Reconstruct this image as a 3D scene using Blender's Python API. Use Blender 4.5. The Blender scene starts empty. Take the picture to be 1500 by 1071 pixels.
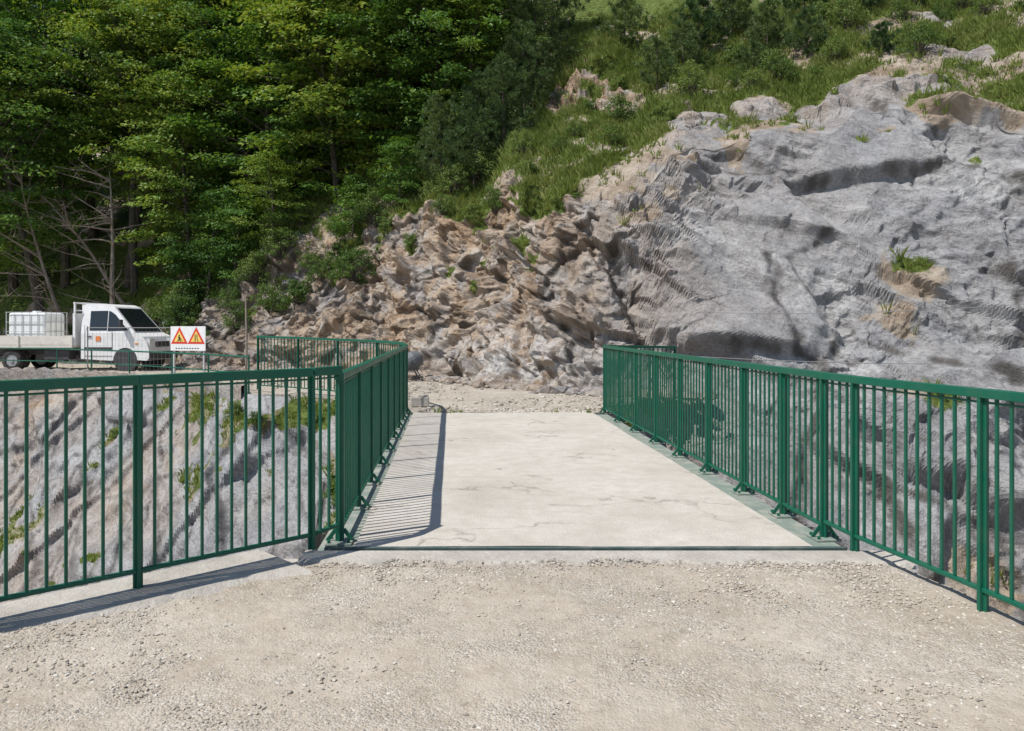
import bpy, math, random
import numpy as np
from mathutils import Vector, Matrix
from mathutils.bvhtree import BVHTree
random.seed(7); rng=np.random.default_rng(7)
S=bpy.context.scene

# ------------------------------------------------------------------ noise
def hsh(ix,iy,iz,seed):
    h=(ix.astype(np.int64)*374761393+iy.astype(np.int64)*668265263+iz.astype(np.int64)*2147483647+seed*1274126177)&0xffffffff
    h=((h^(h>>13))*1274126177)&0xffffffff
    h=((h^(h>>16))*2246822519)&0xffffffff
    h=h^(h>>13)
    return ((h&0xffffff)/float(0xffffff)).astype(np.float32)
def vnoise(P,seed=0):
    I=np.floor(P).astype(np.int64); f=(P-I).astype(np.float32); f=f*f*(3-2*f)
    r=0
    for dx in (0,1):
        wx=f[:,0] if dx else 1-f[:,0]
        for dy in (0,1):
            wy=f[:,1] if dy else 1-f[:,1]
            for dz in (0,1):
                wz=f[:,2] if dz else 1-f[:,2]
                r=r+wx*wy*wz*hsh(I[:,0]+dx,I[:,1]+dy,I[:,2]+dz,seed)
    return r*2-1
def fbm(P,o=4,seed=0,g=.5):
    a=1;s=0;Q=P.copy()
    for i in range(o):
        s=s+a*vnoise(Q,seed+i*17); Q=Q*2.03+11.3; a*=g
    return s
def facet(P,seed,tilt=.8):
    """fractured rock: v = every cell a raised, tilted facet with stepped joints,
    e = distance to joint, c = continuous creased planes (sharp outward arrises)"""
    I=np.floor(P).astype(np.int64); n=len(P)
    best=np.full(n,9e9,np.float32); sec=np.full(n,9e9,np.float32); val=np.zeros(n,np.float32); cr=np.full(n,9e9,np.float32)
    for dx in (-1,0,1):
        for dy in (-1,0,1):
            for dz in (-1,0,1):
                a=I[:,0]+dx;b=I[:,1]+dy;c=I[:,2]+dz
                h1=hsh(a,b,c,seed);h2=hsh(a,b,c,seed+1);h3=hsh(a,b,c,seed+2)
                ex=P[:,0]-(a+h1);ey=P[:,1]-(b+h2);ez=P[:,2]-(c+h3)
                d=(ex*ex+ey*ey+ez*ez).astype(np.float32)
                m=d<best
                sec=np.where(m,best,np.minimum(sec,d))
                pl=tilt*((h2*5.7%1-.5)*ex+(h3*9.1%1-.5)*ey+((h1+h2)*6.3%1-.5)*ez)*2
                v=(h1*7.13%1-.5)+pl
                val=np.where(m,v,val); best=np.where(m,d,best)
                cr=np.minimum(cr,(h1*7.13%1)*.5+pl*1.1+.36*d)
    return val.astype(np.float32), (np.sqrt(sec)-np.sqrt(best)).astype(np.float32), (cr-.1).astype(np.float32)
def beds(P,dip,period,seed,wob=.5,sharp=.14):
    """bedding ledges: each bed steps out quickly at its underside and leans back slowly above it"""
    a=math.radians(dip)
    t=(P[:,0]*math.sin(a)+P[:,2]*math.cos(a)+P[:,1]*.12)/period
    t=t+wob*fbm(P*np.array([.22,.22,.35])+seed,3,seed)+.35*np.sin(t*1.9+seed)+.05*fbm(P*1.6,3,seed+9)
    i=np.floor(t); f=t-i
    v=np.where(f<sharp,f/sharp,1-(f-sharp)/(1-sharp))
    k=hsh(i.astype(np.int64),i.astype(np.int64)*0,i.astype(np.int64)*0,seed+3)
    # every bed fades in and out along its length
    m=sm(vnoise(np.stack([P[:,0]*.28+k*31,P[:,1]*.28,k*17],1),seed+5)+.15,-.15,.5)
    return (v*(.35+.65*k)*m).astype(np.float32), np.where(f<sharp,1-m*.0-(.9*m),1.).astype(np.float32)
def blur(a,shape,n):
    D=a.reshape(shape)
    for _ in range(n): D=(D*4+np.roll(D,1,0)+np.roll(D,-1,0)+np.roll(D,1,1)+np.roll(D,-1,1))/8
    return D.ravel()

# ------------------------------------------------------------------ mesh helpers
class Geo:
    def __init__(s): s.V=[];s.n=0;s.F=[]
    def add(s,V,F,mat=0):
        V=np.asarray(V,np.float32).reshape(-1,3); F=np.asarray(F,np.int64)
        if F.ndim==1: F=F[None,:]
        s.V.append(V); s.F.append((F+s.n,mat)); s.n+=len(V)
    def build(s,name,mats,smooth=False,attrs=None,parent=None,link=True):
        V=np.concatenate(s.V); me=bpy.data.meshes.new(name)
        me.vertices.add(len(V)); me.vertices.foreach_set("co",V.astype(np.float32).ravel())
        loops=np.concatenate([f.ravel() for f,_ in s.F]).astype(np.int32)
        sizes=np.concatenate([np.full(len(f),f.shape[1]) for f,_ in s.F])
        mi=np.concatenate([np.full(len(f),m) for f,m in s.F]).astype(np.int32)
        st=np.concatenate([[0],np.cumsum(sizes)[:-1]]).astype(np.int32)
        me.loops.add(len(loops)); me.loops.foreach_set("vertex_index",loops)
        me.polygons.add(len(sizes)); me.polygons.foreach_set("loop_start",st)
        for m in mats: me.materials.append(m)
        me.polygons.foreach_set("material_index",mi)
        me.polygons.foreach_set("use_smooth",np.full(len(sizes),smooth))
        if attrs:
            for k,a in attrs.items():
                at=me.attributes.new(k,'FLOAT','POINT'); at.data.foreach_set("value",a.astype(np.float32))
        me.update(calc_edges=True)
        ob=bpy.data.objects.new(name,me)
        if link: S.collection.objects.link(ob)
        if parent: ob.parent=parent
        return ob
    def box(s,c,size,mat=0,yaw=0,R=None):
        x,y,z=[v/2 for v in size]
        V=np.array([[sx*x,sy*y,sz*z] for sz in(-1,1) for sx,sy in((-1,-1),(1,-1),(1,1),(-1,1))])
        if R is not None: V=V@np.array(R).T
        if yaw:
            cc,ss=math.cos(yaw),math.sin(yaw); V=V@np.array([[cc,ss,0],[-ss,cc,0],[0,0,1]])
        s.add(V+np.array(c),[[3,2,1,0],[4,5,6,7],[0,1,5,4],[1,2,6,5],[2,3,7,6],[3,0,4,7]],mat)
    def beam(s,p0,p1,w,h,mat=0):
        p0=Vector(p0);p1=Vector(p1);d=(p1-p0);L=d.length;d.normalize()
        up=Vector((0,0,1)) if abs(d.z)<.95 else Vector((1,0,0))
        sd=d.cross(up).normalized(); u=sd.cross(d)
        R=Matrix((d,sd,u)).transposed()
        s.box((p0+p1)/2,(L,w,h),mat,R=[list(r) for r in R])
    def tube(s,pts,rad,n=6,mat=0,cap=True):
        pts=[Vector(p) for p in pts]; V=[]
        for i,p in enumerate(pts):
            d=(pts[min(i+1,len(pts)-1)]-pts[max(i-1,0)]).normalized()
            a=Vector((0,0,1)) if abs(d.z)<.8 else Vector((1,0,0))
            u=d.cross(a).normalized(); v=d.cross(u)
            for k in range(n):
                t=2*math.pi*k/n; V.append(p+(u*math.cos(t)+v*math.sin(t))*rad[i])
        F=[[i*n+k,i*n+(k+1)%n,(i+1)*n+(k+1)%n,(i+1)*n+k] for i in range(len(pts)-1) for k in range(n)]
        s.add([list(v) for v in V],F,mat)
        if cap:
            s.add([list(v) for v in V[:n]],[list(range(n))],mat); s.add([list(v) for v in V[-n:]],[list(range(n))[::-1]],mat)
def gridF(R,C):
    i=np.arange(R-1)[:,None]*C+np.arange(C-1)[None,:]; i=i.ravel()
    return np.stack([i,i+1,i+C+1,i+C],1)
def empty(name):
    e=bpy.data.objects.new(name,None); S.collection.objects.link(e); return e
def sm(x,a,b):
    t=np.clip((x-a)/(b-a),0,1); return t*t*(3-2*t)

# ------------------------------------------------------------------ materials
class NT:
    def __init__(s,name):
        s.m=bpy.data.materials.new(name); s.m.use_nodes=True; s.t=s.m.node_tree; s.t.nodes.clear()
        s.out=s.n('ShaderNodeOutputMaterial'); s.co=s.n('ShaderNodeTexCoord').outputs['Object']
    def n(s,k,**kw):
        nd=s.t.nodes.new(k)
        for a,b in kw.items(): setattr(nd,a,b)
        return nd
    def l(s,a,b): s.t.links.new(a,b)
    def noise(s,scale,detail=4,rough=.55,vec=None,dist=0):
        n=s.n('ShaderNodeTexNoise'); n.inputs['Scale'].default_value=scale; n.inputs['Detail'].default_value=detail
        n.inputs['Roughness'].default_value=rough; n.inputs['Distortion'].default_value=dist
        s.l(vec or s.co,n.inputs['Vector']); return n.outputs['Fac']
    def mapv(s,sc=(1,1,1),rot=(0,0,0)):
        r=s.n('ShaderNodeMapping'); r.inputs['Rotation'].default_value=rot; s.l(s.co,r.inputs['Vector'])
        n=s.n('ShaderNodeMapping'); n.inputs['Scale'].default_value=sc
        s.l(r.outputs['Vector'],n.inputs['Vector']); return n.outputs['Vector']
    def vor(s,scale,feat='F1',vec=None,out='Distance'):
        n=s.n('ShaderNodeTexVoronoi',feature=feat); n.inputs['Scale'].default_value=scale
        s.l(vec or s.co,n.inputs['Vector']); return n.outputs[out]
    def ramp(s,f,stops):
        r=s.n('ShaderNodeValToRGB'); e=r.color_ramp.elements
        while len(e)<len(stops): e.new(.5)
        for i,(p,c) in enumerate(stops):
            e[i].position=p; e[i].color=(c,c,c,1) if isinstance(c,(int,float)) else (*c,1)
        s.l(f,r.inputs['Fac']); return r.outputs['Color']
    def mix(s,f,a,b,mode='MIX'):
        m=s.n('ShaderNodeMix',data_type='RGBA',blend_type=mode)
        for sock,v in ((0,f),(6,a),(7,b)):
            if isinstance(v,(int,float)): m.inputs[sock].default_value=v if sock==0 else (v,v,v,1)
            elif isinstance(v,tuple): m.inputs[sock].default_value=(*v,1)
            else: s.l(v,m.inputs[sock])
        return m.outputs[2]
    def math(s,op,a,b=0.,clamp=False):
        m=s.n('ShaderNodeMath',operation=op); m.use_clamp=clamp
        for i,v in enumerate((a,b)):
            if isinstance(v,(int,float)): m.inputs[i].default_value=v
            else: s.l(v,m.inputs[i])
        return m.outputs[0]
    def attr(s,k): 
        a=s.n('ShaderNodeAttribute',attribute_name=k); return a.outputs['Fac']
    def bump(s,h,dist,strength=1,prev=None):
        b=s.n('ShaderNodeBump'); b.inputs['Distance'].default_value=dist; b.inputs['Strength'].default_value=strength
        s.l(h,b.inputs['Height']); 
        if prev: s.l(prev,b.inputs['Normal'])
        return b.outputs['Normal']
    def pbr(s,col,rough=.8,metal=0,normal=None,spec=.5):
        p=s.n('ShaderNodeBsdfPrincipled')
        if isinstance(col,tuple): p.inputs['Base Color'].default_value=(*col,1)
        else: s.l(col,p.inputs['Base Color'])
        if isinstance(rough,(int,float)): p.inputs['Roughness'].default_value=rough
        else: s.l(rough,p.inputs['Roughness'])
        p.inputs['Metallic'].default_value=metal; p.inputs['Specular IOR Level'].default_value=spec
        if normal: s.l(normal,p.inputs['Normal'])
        s.l(p.outputs[0],s.out.inputs['Surface']); return p

def rock_mat():
    t=NT('rock')
    st=t.mapv((.7,.7,2.0),(0.1,math.radians(-26),0.1))
    big=t.noise(.35,4,.6,dist=.6); mid=t.noise(1.4,7,.7,st,dist=.5); fine=t.noise(13,4,.72)
    grey=t.ramp(mid,[(.30,(.15,.152,.158)),(.42,(.27,.272,.282)),(.58,(.37,.372,.382)),(.78,(.54,.53,.51))])
    grey=t.mix(t.ramp(big,[(.38,0.),(.62,.5)]),grey,(.43,.428,.425))
    wn=t.noise(1.0,7,.7,dist=.8)
    warm=t.ramp(wn,[(.3,(.20,.14,.09)),(.43,(.38,.27,.18)),(.54,(.47,.365,.27)),(.66,(.54,.49,.43))])
    bf=t.math('MULTIPLY',t.attr('brown'),t.ramp(t.noise(.7,6,.68,dist=.6),[(.36,0.25),(.53,1.)]),True)
    col=t.mix(bf,grey,warm)
    col=t.mix(t.math('MULTIPLY',t.attr('lime'),t.ramp(t.noise(2.6,6,.7),[(.45,0.),(.55,.8)])),col,(.64,.635,.62))
    col=t.mix(t.ramp(t.noise(.8,6,.75,t.mapv((1,1,.4))),[(.52,0.),(.66,.6)]),col,t.mix(1.,col,(.55,.55,.56),'MULTIPLY'))
    col=t.mix(t.ramp(fine,[(.34,.7),(.52,0.)]),col,t.mix(1.,col,(.50,.48,.47),'MULTIPLY'))
    ck=t.ramp(t.attr('crack'),[(0.,.8),(.11,0.)])
    col=t.mix(ck,col,(.08,.07,.06))
    soil=t.ramp(wn,[(.3,(.22,.16,.11)),(.5,(.38,.31,.24)),(.66,(.50,.44,.38))])
    green=t.ramp(t.noise(5,5,.7),[(.3,(.045,.065,.016)),(.55,(.12,.165,.035)),(.75,(.25,.25,.09))])
    g2=t.mix(t.ramp(t.math('ADD',t.attr('green'),t.math('MULTIPLY',t.math('SUBTRACT',t.noise(1.6,5,.7),.5),1.3)),[(.40,0.),(.60,1.)]),soil,green)
    vf=t.ramp(t.math('ADD',t.attr('veg'),t.math('MULTIPLY',t.math('SUBTRACT',t.noise(2.2,5,.7),.5),1.2)),[(.42,0.),(.58,1.)])
    col=t.mix(vf,col,g2)
    vj=t.vor(2.6,'F1',t.mapv((.8,.8,2.2),(.1,math.radians(-35),.1)))
    sl=t.noise(3.2,5,.7,t.mapv((.5,.5,5.),(0.1,math.radians(-30),0.1)))
    h=t.math('ADD',t.math('ADD',t.math('MULTIPLY',mid,.5),t.math('MULTIPLY',t.noise(8,6,.8),.30)),t.math('ADD',t.math('MULTIPLY',vj,.22),t.math('MULTIPLY',sl,.24)))
    b=t.bump(h,.25,.9)
    t.pbr(col,.92,0,b,.2); return t.m
M_rock=rock_mat()

def gravel_mat(name,a,b_,c,bumpd=.03,scale=1.):
    t=NT(name)
    big=t.noise(.9,5,.65,dist=.5); fine=t.noise(55*scale,3,.75); med=t.noise(7*scale,6,.72)
    col=t.ramp(big,[(.3,a),(.5,b_),(.7,c)])
    col=t.mix(t.ramp(med,[(.35,.7),(.55,0.)]),col,t.mix(1.,col,(.76,.73,.70),'MULTIPLY'))
    vo=t.n('ShaderNodeTexVoronoi'); vo.inputs['Scale'].default_value=85*scale; t.l(t.co,vo.inputs['Vector'])
    sep=t.n('ShaderNodeSeparateColor'); t.l(vo.outputs['Color'],sep.inputs[0])
    pat=t.ramp(t.noise(1.3*scale,4,.7),[(.40,.15),(.58,1.)])
    col=t.mix(t.math('MULTIPLY',pat,t.ramp(sep.outputs[0],[(.12,.65),(.35,0.),(.72,0.),(.97,.5)])),col,t.mix(t.ramp(sep.outputs[1],[(.4,0.),(.6,1.)]),(.27,.25,.225),(.62,.585,.53)))
    h=t.math('ADD',t.math('MULTIPLY',t.math('ADD',fine,t.math('MULTIPLY',med,2.)),.5),t.math('MULTIPLY',t.math('MULTIPLY',vo.outputs['Distance'],pat),-.5))
    b=t.bump(h,bumpd,.8)
    t.pbr(col,.95,0,b,.15); return t.m
M_gravel=gravel_mat('gravel',(.385,.33,.262),(.455,.397,.322),(.52,.463,.388),.021)
M_dust=gravel_mat('dusty_road',(.37,.32,.26),(.43,.38,.315),(.50,.45,.38),.03,.5)

def deck_mat():
    t=NT('deck_concrete')
    big=t.noise(.8,5,.65,dist=.4); med=t.noise(5,6,.7); fine=t.noise(60,3,.75)
    col=t.ramp(big,[(.3,(.47,.43,.375)),(.5,(.555,.515,.455)),(.7,(.61,.58,.52))])
    col=t.mix(t.ramp(med,[(.38,.5),(.6,0.)]),col,(.43,.385,.325))
    col=t.mix(t.ramp(fine,[(.32,.5),(.5,0.)]),col,(.41,.38,.34))
    cv=t.mapv((.35,1.15,1),(0,0,.12))
    nd=t.n('ShaderNodeVectorMath',operation='ADD'); nz=t.n('ShaderNodeTexNoise'); nz.inputs['Scale'].default_value=2.3; nz.inputs['Detail'].default_value=6
    t.l(t.co,nz.inputs['Vector']); t.l(cv,nd.inputs[0])
    sc=t.n('ShaderNodeVectorMath',operation='SCALE'); sc.inputs['Scale'].default_value=.8; t.l(nz.outputs['Color'],sc.inputs[0]); t.l(sc.outputs[0],nd.inputs[1])
    ve=t.vor(1.1,'DISTANCE_TO_EDGE',nd.outputs[0])
    cf=t.math('MULTIPLY',t.ramp(ve,[(0.,.85),(.03,0.)]),t.ramp(t.noise(1.3,3),[(.50,0.),(.60,.85)]))
    col=t.mix(cf,col,(.24,.215,.18))
    b=t.bump(t.math('ADD',fine,t.math('MULTIPLY',med,1.5)),.012,.6)
    t.pbr(col,.93,0,b,.2); return t.m
M_deck=deck_mat()
def conc_mat():
    t=NT('concrete')
    n1=t.noise(2.2,7,.72)
    col=t.ramp(n1,[(.3,(.34,.315,.28)),(.5,(.46,.425,.375)),(.7,(.57,.54,.485))])
    b=t.bump(t.math('ADD',t.noise(30,5,.7),t.math('MULTIPLY',n1,1.5)),.02,.8)
    t.pbr(col,.9,0,b,.25); return t.m
M_conc=conc_mat()
def paint(name,c,rough=.35,dirt=(.30,.27,.22),amt=.25,spec=.5):
    t=NT(name)
    d=t.ramp(t.noise(7,5,.7),[(.45,0.),(.75,amt)])
    col=t.mix(d,t.mix(t.noise(3,3),c,tuple(min(1,x*1.35) for x in c)),dirt)
    t.pbr(col,t.ramp(t.noise(9,3),[(.3,rough),(.7,min(1,rough+.2))]),0,None,spec); return t.m
M_green=paint('green_paint',(.004,.090,.053),.33,(.10,.15,.10),.22,.4)
M_dgreen=paint('dusty_green_steel',(.17,.21,.18),.6,(.42,.39,.33),1.)
M_dstripe=paint('dark_steel',(.05,.08,.075),.5,(.25,.25,.22),.6)
M_white=paint('white_paint',(.76,.76,.75),.3,(.45,.40,.33),.25)
M_cream=paint('cream_paint',(.66,.62,.55),.4,(.40,.33,.25),.4)
M_black=paint('black_rubber',(.02,.02,.02),.8,(.2,.18,.15),.5)
M_dark=paint('dark_plastic',(.035,.036,.04),.55,(.2,.18,.15),.3)
M_grey=paint('grey_metal',(.28,.29,.30),.4)
M_dgrey=paint('dark_grey_metal',(.09,.10,.11),.5)
M_red=paint('sign_red',(.62,.03,.02),.4,amt=.05)
M_yel=paint('sign_yellow',(.80,.55,.12),.4,amt=.05)
M_org=paint('orange_decal',(.75,.22,.05),.4,amt=.05)
M_tank=paint('tank_plastic',(.78,.80,.78),.45,(.5,.46,.4),.15)
M_galv=paint('galvanised',(.42,.43,.44),.4)
M_wire=paint('weathered_wire',(.20,.20,.20),.6)
t=NT('glass_dark'); t.pbr((.018,.024,.026),.06,0,None,.8); M_glass=t.m
t=NT('headlamp'); t.pbr((.7,.72,.72),.1,0,None,.9); M_lamp=t.m
def bark(name,a,b):
    t=NT(name); v=t.mapv((4,4,1))
    t.pbr(t.ramp(t.noise(3,5,.7,v),[(.3,a),(.7,b)]),.9,0,None,.2); return t.m
M_bark=bark('bark',(.05,.042,.034),(.15,.13,.11)); M_pale=bark('pale_bark',(.16,.13,.10),(.38,.32,.27))
def leafmat(name,stops,tr=.35):
    t=NT(name); g=t.n('ShaderNodeNewGeometry').outputs['Random Per Island']; oi=t.n('ShaderNodeObjectInfo').outputs['Random']
    f=t.math('ADD',t.math('MULTIPLY',g,.3),t.math('MULTIPLY',oi,.5))
    f=t.math('ADD',f,t.math('MULTIPLY',t.noise(.8,1),.42))
    col=t.ramp(f,stops)
    p=t.n('ShaderNodeBsdfDiffuse'); t.l(col,p.inputs['Color'])
    gl=t.n('ShaderNodeBsdfGlossy'); gl.inputs['Roughness'].default_value=.45; gl.inputs['Color'].default_value=(.5,.5,.5,1)
    m0=t.n('ShaderNodeMixShader'); m0.inputs[0].default_value=.04; t.l(p.outputs[0],m0.inputs[1]); t.l(gl.outputs[0],m0.inputs[2])
    tb=t.n('ShaderNodeBsdfTranslucent'); t.l(t.mix(1.,col,(1.25,1.2,.5),'MULTIPLY'),tb.inputs['Color'])
    ms=t.n('ShaderNodeMixShader'); ms.inputs[0].default_value=tr
    t.l(m0.outputs[0],ms.inputs[1]); t.l(tb.outputs[0],ms.inputs[2]); t.l(ms.outputs[0],t.out.inputs['Surface']); return t.m
M_leaf=leafmat('beech_leaves',[(.2,(.030,.080,.028)),(.42,(.065,.150,.036)),(.65,(.130,.235,.042)),(.95,(.28,.33,.06))],.3)
M_need=leafmat('pine_needles',[(.2,(.035,.075,.03)),(.5,(.075,.135,.05)),(.85,(.14,.20,.07))],.15)
M_shrub=leafmat('shrub_leaves',[(.2,(.050,.105,.028)),(.5,(.115,.19,.05)),(.85,(.21,.28,.085))],.3)
M_grass=leafmat('grass_blades',[(.2,(.07,.13,.025)),(.5,(.15,.225,.04)),(.78,(.25,.29,.08)),(1.,(.42,.38,.18))],.3)
def stone_mat():
    t=NT('loose_stone'); g=t.n('ShaderNodeNewGeometry').outputs['Random Per Island']
    col=t.ramp(g,[(0.,(.27,.245,.215)),(.35,(.41,.36,.295)),(.7,(.50,.45,.38)),(1.,(.60,.565,.51))])
    t.pbr(col,.95,0,None,.15); return t.m
M_stone=stone_mat()

# ------------------------------------------------------------------ hillside / cliff (one sheet)
DX,DY=.2,.98
def cd(x,y): return x*DY-y*DX, x*DX+y*DY
foot=[ # x, y, cliff height, cot(cliff), tan(hill), brown
(-70,56,1.2,.7,.85,.9),(-30,38,1.2,.7,.85,.9),(-18,32.0,1.4,.7,.8,.9),(-13.9,29.4,2.2,.7,.74,.6),(-11.5,28.3,3.7,.6,.74,.7),
(-8.6,26.8,4.7,.55,.78,.9),(-5.1,24.9,5.4,.55,.8,1.),(-2.4,23.0,6.0,.5,.78,1.),(-.6,20.0,5.6,.48,.76,1.),(.9,18.4,5.0,.48,.74,.85),
(2.5,17.4,5.4,.52,.70,.5),(5,16.7,6.8,.66,.68,.16),(9,15.6,7.9,.78,.68,.08),(12.5,14.3,7.5,.80,.68,.08),(18,12,7.2,.8,.66,.1),(30,7,7.5,.8,.64,.2),(60,-6,7,.8,.6,.3)]
fc=np.array([cd(p[0],p[1])[0] for p in foot]); fd=np.array([cd(p[0],p[1])[1] for p in foot]); fp=np.array([p[2:] for p in foot])
cfine=np.arange(-26,16,.05); cols=np.concatenate([np.arange(-84,-26,.45),cfine,np.arange(16,62,.4)])
def smi(c,arr):
    return (np.interp(c-.6,fc,arr)+np.interp(c,fc,arr)*2+np.interp(c+.6,fc,arr))/4
NRC=400
rowc=np.linspace(0,1,NRC)
rowh=np.concatenate([np.linspace(.05,14,180),np.linspace(14.4,75,60)])
C=cols; Hc=smi(C,fp[:,0]); cot=smi(C,fp[:,1]); tan=smi(C,fp[:,2]); brn=smi(C,fp[:,3]); d0=smi(C,fd)
Hc=Hc+.35*np.sin(C*1.1)+.25*np.sin(C*2.3+1)
Zc=-10+(Hc[None,:]+10)*(rowc[:,None]**.8); Rc=np.where(Zc<0,Zc*np.maximum(cot,.55)[None,:],Zc*cot[None,:])
rr=rowh[:,None]; Zh=Hc[None,:]+tan[None,:]*rr*(1-.0015*rr); Rh=cot[None,:]*Hc[None,:]+rr
Z=np.concatenate([Zc,Zh]); Rr=np.concatenate([Rc,Rh]); nR,nC=Z.shape
CC=np.broadcast_to(C,Z.shape); DD=d0[None,:]+Rr
X=CC*DY+DD*DX; Y=-CC*DX+DD*DY
P=np.stack([X,Y,Z],-1).reshape(-1,3).astype(np.float32)
over=(Z-Hc[None,:]).ravel()
brown=np.broadcast_to(brn,Z.shape).ravel().copy()
du=np.gradient(P.reshape(nR,nC,3),axis=1); dv=np.gradient(P.reshape(nR,nC,3),axis=0)
N=np.cross(du,dv); N/=np.linalg.norm(N,axis=-1,keepdims=True)+1e-9
for _ in range(3):
    N=(N+np.roll(N,12,0)+np.roll(N,-12,0)+np.roll(N,15,1)+np.roll(N,-15,1)); N/=np.linalg.norm(N,axis=-1,keepdims=True)
N=N.reshape(-1,3)
hillw=sm(over,-.3,1.0)
slab=1-sm(brown,.14,.55)
def rotP(P,ax,az,sc):
    a=math.radians(ax);b=math.radians(az)
    x=P[:,0]*math.cos(a)+P[:,2]*math.sin(a); z=-P[:,0]*math.sin(a)+P[:,2]*math.cos(a)
    y=P[:,1]*math.cos(b)-x*math.sin(b)*.3
    return np.stack([x*sc[0],y*sc[1],z*sc[2]],1)
warp=np.stack([fbm(P*.8,4,91),fbm(P*.8,4,92),fbm(P*.8,4,93)],1)*.10
Pw=P+warp
A1,e1,c1=facet(rotP(Pw,-38,10,(.5,.5,.7)),11,.6)
A2,e2,c2=facet(rotP(Pw,-50,10,(1.2,1.2,1.9)),23,.75)
A3,e3,c3=facet(rotP(Pw,-30,20,(3.0,3.0,4.6)),37,.9)
B1,g1,b1=facet(rotP(Pw,-24,10,(.22,.26,.42)),57,.6)
s1,k1_=beds(P,22,2.3,301,.45,.10)
s2,k2_=beds(P,30,.85,331,.5,.16)
large=fbm(P*.22,3,5)
fineN=fbm(P*3.5,3,77)
bl=fbm(P*.35+4,3,15)
s3,k3_=beds(P,-35,1.1,361,.5,.16)
dA=A1*.40+c1*.42+A2*.26+c2*.34+A3*.10+c3*.16+fineN*.02+s3*.22
ledge=sm(bl+.25*sm(np.abs(P[:,2]-4.5),3.,0.),-.1,.42)
dB=blur(B1*.55,(nR,nC),5)+b1*.45+s1*.85+s2*.24*(.25+ledge)+(A2*.14+c2*.26+c3*.12+A3*.05)*ledge+c3*.035+fineN*.012-.3
disp=(dA*(1-slab)+dB*slab)
disp=disp*(1-.85*hillw)+large*(.3+.25*hillw)
outc=np.zeros(len(P),np.float32)
for (ox,oy,rad,hh) in [(2.4,28.5,1.6,1.3),(3.6,27.2,1.1,.9),(10.8,22.8,1.5,.6),(9.2,22.4,1.0,.5),(12.6,22.6,1.0,.5),(14.5,24.5,1.3,.6),(-5.0,27.6,.8,.7),(5.6,22.6,1.2,.4),(7.6,23.0,1.1,.35),(15.5,27.5,.9,.6)]:
    q=np.exp(-(((P[:,0]-ox)**2+(P[:,1]-oy)**2)/(rad*rad))*1.2); outc=np.maximum(outc,q); disp+=q*hh*(.45+A2*.5+c2*.7+c3*.3)*hillw
disp=blur(disp,(nR,nC),1)
P2=P+N*disp[:,None]
crack=np.minimum(np.minimum(e1*1.2+slab*.6,e2*1.4+slab*.35-slab*ledge*.3),g1*1.7+(1-slab))+.10*(fineN+.3)
crack=np.minimum(crack,np.where(slab>.5,k1_+.03,1))
crack=np.clip(crack+(hillw>.6),0,1)
vn=fbm(P*.6,4,31); vn2=fbm(P*1.4,4,33)
veg=sm(over+vn*1.3,-.3,.6)
veg=veg-1.3*sm(outc,.35,.6)
veg=veg-.9*sm(fbm(P*np.array([.35,.5,.9])+3,3,46),.25,.5)*sm(P[:,0],3,6)*sm(2.2-over,0,1.5)
veg=np.clip(veg,0,1)
dry=fbm(P*np.array([.4,.4,.8])+7,4,44)
grn=np.clip(1.0-.8*sm(dry+.75*sm(P[:,0],1.,4)*sm(3.0-over,0,3),.14,.66),0,1)
led=sm(vn2+.5*vn,.5,.8)*.9*sm(over,-4.5,-.8)
veg=np.maximum(veg,led*(1-.35*slab))
for (ox,oz,rad) in [(9.6,3.0,.8),(9.0,2.2,.6),(3.2,4.6,.8),(8.8,.1,.6),(11.5,.4,.6),(7.0,-3.5,.9),(8.6,-2.8,.7),(3.2,-2.5,.6)]:
    m=np.exp(-(((P[:,0]-ox)**2+((P[:,2]-oz)*1.3)**2)/rad**2)); veg=np.maximum(veg,np.clip(m*1.2+vn2*.35-.15,0,1)*(over<-.5))
lime=np.exp(-((P[:,0]+.2)/2.2)**2-((P[:,2]-.7)/1.0)**2)+.6*sm(fbm(P*.4+9,2,3),.2,.6)*slab*sm(over,-.5,-3)
brown=np.clip(brown+.35*hillw,0,1)
g=Geo(); g.add(P2,gridF(nR,nC)); hill=g.build('rocky_hillside',[M_rock],False,{'brown':brown,'veg':veg,'crack':crack,'green':grn,'lime':np.clip(lime,0,1)})
P2g=P2.reshape(nR,nC,3)
sub=P2g[::4,::5]; sr,sc_=sub.shape[:2]
bvh=BVHTree.FromPolygons([tuple(v) for v in sub.reshape(-1,3).tolist()],gridF(sr,sc_).tolist())
def hz(x,y):
    h=bvh.ray_cast(Vector((x,y,90)),Vector((0,0,-1)))
    return h[0].z if h[0] is not None else 0

# ------------------------------------------------------------------ far gorge side under the road
E=np.array([(5.5,21),(4,18.5),(2.6,16.0),(1.85,13.5),(0,13.42),(-2.05,13.42),(-2.5,14.6),(-3.9,16.0),(-6.2,17.3),(-9,19.8),(-14,23.3),(-22,25.8),(-42,31.)],float)
cotE=np.array([.3,.3,.35,.45,.5,.6,.75,.85,.95,1.0,1.0,1.,1.])
L=np.concatenate([[0],np.cumsum(np.linalg.norm(np.diff(E,axis=0),axis=1))])
us=np.concatenate([np.arange(0,34,.055),np.arange(34,L[-1],.4)])
ex=np.interp(us,L,E[:,0]); ey=np.interp(us,L,E[:,1]); ec=np.interp(us,L,cotE)
k=np.ones(9)/9
def smooth1(a): return np.convolve(np.pad(a,4,'edge'),k,'valid')
ex,ey,ec=smooth1(ex),smooth1(ey),smooth1(ec)
zz=-np.concatenate([[0.0],np.linspace(.05,12,210)])
GX=np.broadcast_to(ex,(len(zz),len(us)))+0.0; GZ=np.broadcast_to(zz[:,None],GX.shape)+0.0
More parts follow.
